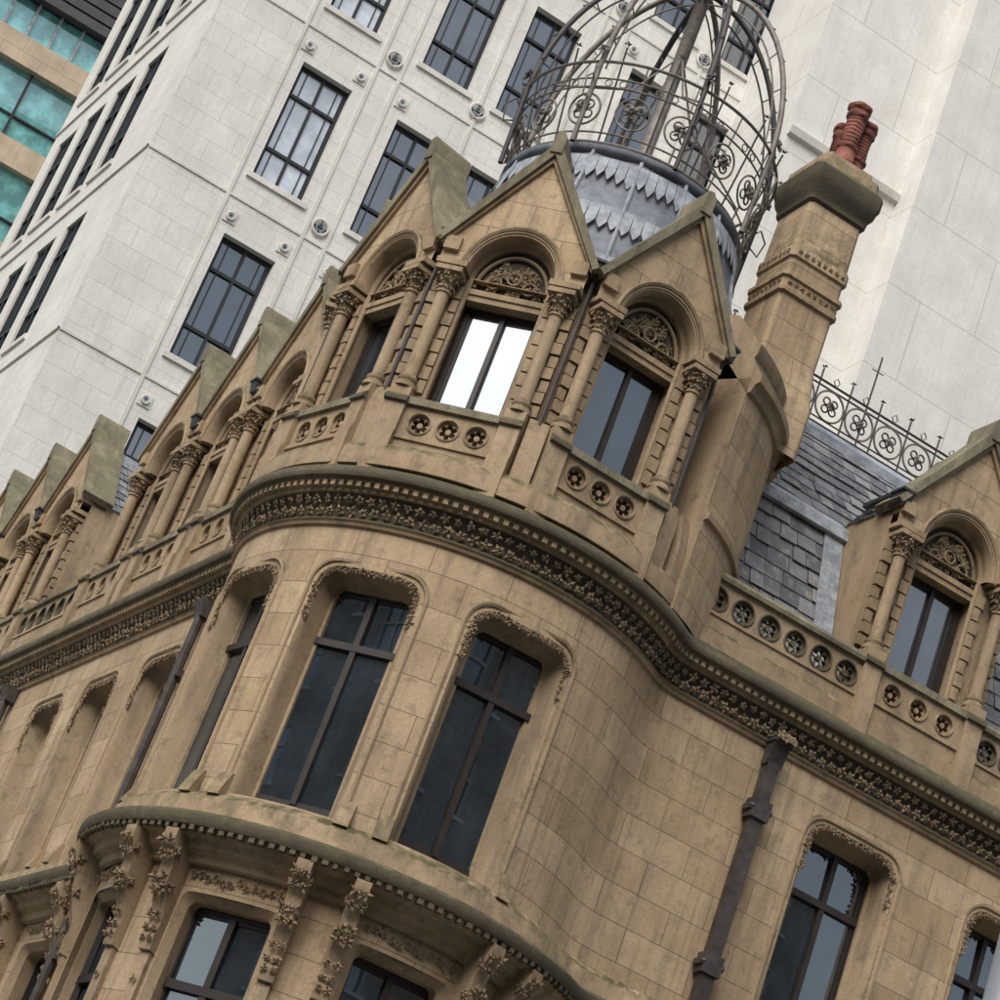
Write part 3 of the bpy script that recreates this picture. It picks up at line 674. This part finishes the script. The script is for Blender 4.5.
# iron crown
K=MB(); ZC=-.64
Fo=Fr((0,0),(0,-1))
def ringp(r,z,n=64): return [(r*sin(2*pi*i/n),-r*cos(2*pi*i/n),z+ZC) for i in range(n)]
rz=lambda z: 1.60+.18*((z-19.7)/1.1)
for z,t in ((19.72,.024),(19.86,.013),(20.5,.014),(20.62,.013),(20.86,.022)): tube(K,ringp(rz(z),z),t,mCrest,6,True)
NC=16
for i in range(NC):
    a=2*pi*(i+.5)/NC
    def P(u_,z,o=0): 
        r=rz(z)+o; aa=a+u_/r; return (r*sin(aa),-r*cos(aa),z+ZC)
    zc=20.18; tube(K,[P(.22*cos(t*pi/12),zc+.22*sin(t*pi/12)) for t in range(24)],.015,mCrest,6,True)
    for k in range(4):
        b_=k*pi/2+pi/4
        tube(K,[P(.095*cos(b_)+.06*cos(t*pi/5),zc+.095*sin(b_)+.06*sin(t*pi/5)) for t in range(10)],.014,mCrest,5,True)
    p0=Vector(P(0,zc)); clump(K,p0,(p0.x,p0.y,0),.15,mCrest,6)
    tube(K,[P(0,19.72),P(0,19.97)],.014,mCrest,5); tube(K,[P(0,20.39),P(0,20.86)],.012,mCrest,5)
    a=2*pi*i/NC
    tube(K,[P(0,19.6),P(0,20.86),P(0,21.08)],.015,mCrest2,6)
    clump(K,P(0,21.12),(0,0,1),.06,mCrest,4)
    for sg in (-1,1):
        tube(K,[P(sg*.1+.05*cos(t*pi/5),20.56+.045*sin(t*pi/5)) for t in range(10)],.009,mCrest,5,True)
for i in range(8):
    a=2*pi*(i+.3)/8; n0=(sin(a),-cos(a))
    def Q(r,z): return (r*n0[0],r*n0[1],z+ZC)
    def rib(k,dz=0): return [Q((1.72*k)*cos(t*pi/2/18)**1.0+.07,20.86+dz+2.75*k*sin(t*pi/2/18)**1.05) for t in range(19)]
    c_=mCrest if i%2 else mCrest2
    tube(K,rib(1.0),.040,c_,8); tube(K,rib(.92),.014,c_,6)
    A,B=rib(1.0),rib(.92)
    for t in range(2,16,3): tube(K,[A[t],B[t]],.010,c_,5)
    for t in range(1,17,3):
        v=Vector(A[t])-Vector(B[t]); clump(K,Vector(A[t])+v.normalized()*.03,v,.05,c_,3)
    tube(K,[Q(1.76,19.6),Q(1.80,20.9)],.034,c_,8)
    clump(K,Q(1.84,21.0),n0+(.3,),.12,c_,5)
    tube(K,[Q(1.76,20.3),Q(1.94,20.2),Q(1.99,20.45),Q(1.88,20.6),Q(1.80,20.5)],.013,c_,6)
lathe(K,Fo,0,0,[(.14,19.0),(.14,19.5),(.095,19.55),(.095,22.9),(.2,23.0),(.2,23.1),(.08,23.2),(.07,24.2),(.15,24.3),(.0,24.7)],mCrest,12)
for t in range(4):
    a=t*pi/2+.4; tube(K,[(0.08*sin(a),-.08*cos(a),21.7),(.5*sin(a),-.5*cos(a),20.9),(1.55*sin(a),-1.55*cos(a),20.25)],.016,mCrest,6)
ko=finish(K,'iron_crown',bld,merge=False,smooth=50); ko.location=(XC,0,0)

# ridge cresting
K=MB()
def crest(m,a,b,o=-2.7,z0=18.5):
    for z,t in ((z0,.022),(z0+.09,.012),(z0+.58,.014),(z0+.66,.018)): tube(K,[m(a,o,z),m(b,o,z)],t,mCrest2,6)
    s=a+.26
    while s<b:
        zc=z0+.335
        tube(K,[m(s+.235*cos(t*pi/12),o,zc+.235*sin(t*pi/12)) for t in range(24)],.016,mCrest,6,True)
        for k in range(4):
            b_=k*pi/2+pi/4; tube(K,[m(s+.09*cos(b_)+.055*cos(t*pi/5),o,zc+.09*sin(b_)+.055*sin(t*pi/5)) for t in range(10)],.014,mCrest2,5,True)
        clump(K,m(s,o+.01,zc),(nR[0],nR[1],0),.09,mCrest,5)
        tube(K,[m(s+.26,o,z0-.15),m(s+.26,o,z0+.84)],.015,mCrest2,5); clump(K,m(s+.26,o,z0+.86),(0,0,1),.06,mCrest2,4)
        tube(K,[m(s,o,z0+.66),m(s-.05,o,z0+.74),m(s,o,z0+.8),m(s+.05,o,z0+.74),m(s,o,z0+.66)],.01,mCrest,5)
        s+=.52
crest(MR,2.0,9.6)
tube(K,[MR(4.9,-2.7,18.4),MR(4.9,-2.7,20.0)],.015,mCrest2,6)
tube(K,[MR(4.8,-2.7,19.75),MR(5.0,-2.7,19.75)],.008,mCrest2,6)
finish(K,'ridge_cresting',bld,merge=False,smooth=50)

# ------------------------------------------------------------------ WHITE OFFICE BUILDING
wb=empty('white_stone_office_building')
NR=nR; TR=tR; NL=nL; TL=tL
def WR(dist):
    return lambda s,o,z:(NR[0]*(dist+o)+TR[0]*s,NR[1]*(dist+o)+TR[1]*s,z)
WW=MB();WFm=MB();WGm=MB()
D0=-23.8; mR=WR(D0); s_c=-2.35
cols=[.75,3.4,5.55,8.5,10.65]; rows=[15.4+5.08*i for i in range(-2,9)]
zt_=66
def facade(m,s0_,s1_,cols,hw,o,rows,ht,z0f,ztop,Ff,gl,rev=.28):
    prev=z0f
    for r_ in rows:
        hs=[[(c-hw,r_,r_+ht),(c+hw,r_,r_+ht)] for c in cols]
        nxt=r_+ht+.6
        wall(WW,m,[s0_,s1_],o,prev,nxt,hs,mWhite); prev=nxt
        for c,h in zip(cols,hs):
            ribbon(WW,m,outl(h),o,outl(h),o-rev,mWtrim)
            Fw=Ff(c); gm=gl(c,r_)
            box(WW,Fw,-hw-.12,hw+.12,-.1,.06,r_-.14,r_,mWtrim)
            window(WFm,WGm,Fw,hw,r_,r_+ht,-rev+.08,mBlk,gm,fw=.07,cols=2,trans=(.27,.74))
            for sg in (-1,1): box(WFm,Fw,sg*hw*.62-.014,sg*hw*.62+.014,-rev+.02,-rev+.075,r_+.07,r_+ht-.07,mBlk)
    wall(WW,m,[s0_,s1_],o,prev,ztop,[],mWhite)
def FfR(c): p=mR(c,0,0); return Fr((p[0],p[1]),NR)
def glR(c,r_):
    if abs(c-.75)<.1 and r_>28: return mGSky
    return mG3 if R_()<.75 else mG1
facade(mR,s_c,17,cols,.68,0,rows,3.35,0,zt_,FfR,glR)
Pc=mR(s_c,0,0)
mL=lambda s,o,z:(Pc[0]+TL[0]*s+NL[0]*o,Pc[1]+TL[1]*s+NL[1]*o,z)
def FfL(c): p=mL(c,0,0); return Fr((p[0],p[1]),NL)
facade(mL,-11.2,0,[-9.6,-7.6,-5.6,-3.6],.66,0,rows,3.6,0,zt_,FfL,lambda c,r_:mG1,rev=.14)
for c in (-.25,1.75,2.35,4.47,6.65,7.35,9.57):
    F=FfR(c); box(WW,F,-.045,.045,0,.035,0,zt_-2,mWtrim)
def roundel(F,z,R1):
    for rr_,t in ((R1,.028),(R1*.5,.018)): tube(WW,[F(rr_*cos(k*pi/10),.05,z+rr_*sin(k*pi/10)) for k in range(20)],t,mLeadL if rr_<R1 else mWtrim,5,True)
    box(WW,F,-R1*.85,R1*.85,.0,.05,z-.018,z+.018,mLeadD); box(WW,F,-.018,.018,.0,.052,z-R1*.85,z+R1*.85,mLeadD)
for r_ in rows:
    for c in (2.05,4.47,7.0,9.57): roundel(FfR(c),r_-.35,.2)
    for c in (-.25+.28,1.75-.28,2.35+.3,7.35+.3):
        F=FfR(c); box(WW,F,-.16,.16,.0,.028,r_+3.62,r_+3.94,mWtrim); roundel(F,r_+3.78,.09)
    sweep(WW,mR,[s_c,17],[(0,r_-.8),(.03,r_-.8),(.03,r_-.74),(0,r_-.74)],mWtrim)
    sweep(WW,mL,[-11.2,0],[(0,r_-.8),(.05,r_-.8),(.05,r_-.74),(0,r_-.74)],mWtrim)
m2=WR(-20.2); wall(WW,m2,[10.9,14.6],0,0,zt_,[],mWhite2); 
a,b_=m2(10.9,0,0),m2(10.9,-3.7,0); WW.face([a,b_,(b_[0],b_[1],zt_),(a[0],a[1],zt_)],mWhite2,[(0,0),(3.7,0),(3.7,zt_),(0,zt_)])
m3=WR(-19.3); wall(WW,m3,[14.3,40],0,0,zt_,[],mWhite2)
a,b_=m3(14.3,0,0),m3(14.3,-1.0,0); WW.face([a,b_,(b_[0],b_[1],zt_),(a[0],a[1],zt_)],mWhite2,[(0,0),(1,0),(1,zt_),(0,zt_)])
for z in (37.2,24.0): sweep(WW,m2,[10.9,14.29],[(0,z),(.12,z+.05),(.16,z+.25),(.0,z+.35)],mWtrim,closed=True)
e0,e1=m3(40,0,0),mL(-11.2,0,0); far=(e0[0]-NR[0]*25,e0[1]-NR[1]*25,0); far2=(e1[0]-NL[0]*20,e1[1]-NL[1]*20,0)
for p,q in ((e0,far),(far,far2),(far2,e1)): WW.face([p,q,(q[0],q[1],zt_),(p[0],p[1],zt_)],mWhite)
WW.face([(p[0],p[1],zt_) for p in (Pc,m3(40,0,0),far,far2,e1)],mLead)
finish(WW,'stone_walls',wb,merge=False,smooth=20); finish(WFm,'window_frames',wb,merge=False,smooth=20); finish(WGm,'window_glass',wb,merge=False)

# ------------------------------------------------------------------ GLASS OFFICE BUILDING
gb=empty('glass_office_building'); G=MB(); G2=MB()
mg=WR(-63.2)
def Fg(s): p=mg(s,0,0); return Fr((p[0],p[1]),NR)
Fgg=Fg(0)
zz=49.2-4.2*11
while zz<53:
    box(G,Fgg,-30,9,-12,0,zz-1.15,zz,mBeige)
    box(G2,Fgg,-30,9,-11.9,-.35,zz,zz+3.05,mTeal)
    for s in range(-30,10,1):
        if s%2==0: box(G,Fgg,s-.05,s+.05,-.36,-.22,zz,zz+3.05,mBlk if s%6 else mBeige)
    box(G,Fgg,-30,9,-.36,-.24,zz+1.0,zz+1.08,mBlk)
    zz+=4.2
box(G,Fgg,-30,9,-12,.1,52.25,53.5,mBeige)
box(G2,Fgg,-30,9,-11.9,-.1,53.5,55.1,mTeal)
for s in range(-30,10): box(G,Fgg,s-.05,s+.05,-.1,.05,53.5,55.1,mLeadL)
for i in range(9): box(G,Fgg,-30,9,-12,.5-.05*i,55.1+.55*i,55.1+.55*i+.42,mRoofD)
box(G,Fgg,-30,9,-11.8,.0,55.1,60,mRoofD)
finish(G,'walls',gb,merge=False,smooth=20); finish(G2,'glazing',gb,merge=False,smooth=20)

# ------------------------------------------------------------------ building across the street (behind the viewpoint)
ob=empty('grey_stone_office_building'); O=MB();OF=MB();OG=MB()
mo=lambda s,o,z:(-s,-50+o,z)
NF=10; XW=64
for i in range(NF):
    z0=i*4.2
    hs=[[(-XW+1.5+c*3.2,z0+1.1,z0+3.6),(-XW+3.1+c*3.2,z0+1.1,z0+3.6)] for c in range(39)]
    wall(O,mo,[-XW,XW],0,z0,z0+4.2,hs,mOpp)
    for h in hs:
        ribbon(O,mo,outl(h),0,outl(h),-.25,mWtrim); c=(h[0][0]+h[1][0])/2; Fw=Fr((-c,-50),(0,1))
        OG.face([Fw(-.8,-.2,h[0][1]),Fw(.8,-.2,h[0][1]),Fw(.8,-.2,h[0][2]),Fw(-.8,-.2,h[0][2])],mG3)
        box(OF,Fw,-.05,.05,-.2,-.12,h[0][1],h[0][2],mWtrim); box(OF,Fw,-.8,.8,-.2,-.11,z0+2.6,z0+2.7,mWtrim)
        box(OF,Fw,-.95,.95,-.1,.12,z0+.95,z0+1.098,mWtrim)
Fq=Fr((0,-50),(0,1)); zt2=NF*4.2; box(O,Fq,-XW,XW,-15,.5,zt2,zt2+.8,mOpp); box(O,Fq,-XW,XW,-15,-.6,zt2+.8,zt2+1.6,mLead)
finish(O,'walls',ob,merge=False); finish(OF,'window_frames',ob,merge=False); finish(OG,'window_glass',ob,merge=False)

# ------------------------------------------------------------------ ground, streets
def sheet(name,pts,z,mat,thick=0):
    b_=MB(); b_.face([(x,y,z) for x,y in pts],mat)
    if thick:
        n=len(pts)
        for i in range(n):
            p,q=pts[i],pts[(i+1)%n]; b_.face([(p[0],p[1],z-thick),(q[0],q[1],z-thick),(q[0],q[1],z),(p[0],p[1],z)],mat)
    return finish(b_,name)
sheet('ground',[(-600,-600),(600,-600),(600,600),(-600,600)],-.14,mGround)
sheet('road',[(-120,-44),(120,-44),(120,-12),(-120,-12)],-.134,mAsph)
sheet('pavement',[(-120,-50),(120,-50),(120,-44),(-120,-44)],0,mPave,.14)
pv=[M(s,3.4,0)[:2] for s in (SA,s_2,)]+[(-3.6,-5.2),(2.4,-6.2)]+[M(SB,3.4,0)[:2],M(SB,-4,0)[:2],M(SA,-4,0)[:2]]
sheet('pavement',pv,0,mPave,.14)
b_=MB()
for i in range(-14,15): b_.face([(i*6,-28.1,-.13),(i*6+3,-28.1,-.13),(i*6+3,-27.95,-.13),(i*6,-27.95,-.13)],mPaint)
finish(b_,'road_markings')
sheet('pavement',[(1.6,-21),(4.2,-21),(4.2,-15),(1.6,-15)],0,mPave,.14)
lp=empty('street_lamp'); b_=MB(); Fl=Fr((2.725,-18),(0,-1))
lathe(b_,Fl,0,0,[(.16,0),(.16,1.2),(.14,1.25),(.092,1.35),(.085,9.5),(.05,9.6)],mLamp,20)
tube(b_,[(2.725,-18,9.2),(2.9,-18,9.9),(3.6,-18,10.2),(4.6,-18,10.3)],.05,mLamp,10)
finish(b_,'post',lp)
b_=MB(); loft(b_,Fr((4.9,-18),(0,-1)),[(.25,.10,10.2),(.4,.16,10.26),(.4,.16,10.34),(.25,.1,10.42)],mLamp,.4); finish(b_,'lantern_head',lp)

# ------------------------------------------------------------------ light
w=bpy.data.worlds.new('World'); bpy.context.scene.world=w; w.use_nodes=True
nt=w.node_tree; bg=nt.nodes['Background']
SAZ=207; SEL=50
sk=nt.nodes.new('ShaderNodeTexSky'); sk.sky_type='NISHITA'; sk.sun_disc=False
sk.sun_elevation=rad(SEL); sk.sun_rotation=rad(SAZ); sk.dust_density=3; sk.air_density=1.2; sk.ozone_density=.8
hs_=nt.nodes.new('ShaderNodeHueSaturation'); hs_.inputs['Saturation'].default_value=.4
nt.links.new(sk.outputs[0],hs_.inputs['Color']); nt.links.new(hs_.outputs[0],bg.inputs[0]); bg.inputs[1].default_value=.15
sl=bpy.data.lights.new('sun','SUN'); sl.energy=2.5; sl.angle=rad(40); sl.color=(1,.97,.93)
so=bpy.data.objects.new('sun',sl); bpy.context.collection.objects.link(so)
a_=rad(SAZ); e_=rad(SEL); sd=Vector((sin(a_)*cos(e_),cos(a_)*cos(e_),sin(e_)))
so.rotation_euler=sd.to_track_quat('Z','Y').to_euler()

# ------------------------------------------------------------------ camera
cd=bpy.data.cameras.new('camera'); cam=bpy.data.objects.new('camera',cd); bpy.context.collection.objects.link(cam)
cd.lens=90; cd.sensor_width=36; cd.clip_end=2000; cd.clip_start=.1
p=rad(25); r=rad(21)
f=Vector((0,cos(p),sin(p))); r0=Vector((1,0,0)); u0=Vector((0,-sin(p),cos(p)))
X=r0*cos(r)+u0*sin(r); Y=-r0*sin(r)+u0*cos(r); Z=-f
mw=Matrix((X,Y,Z)).transposed().to_4x4(); mw.translation=Vector((0,-28,1.6)); cam.matrix_world=mw
sc=bpy.context.scene; sc.camera=cam
sc.view_settings.view_transform='Standard'; sc.view_settings.look='None'; sc.view_settings.exposure=0
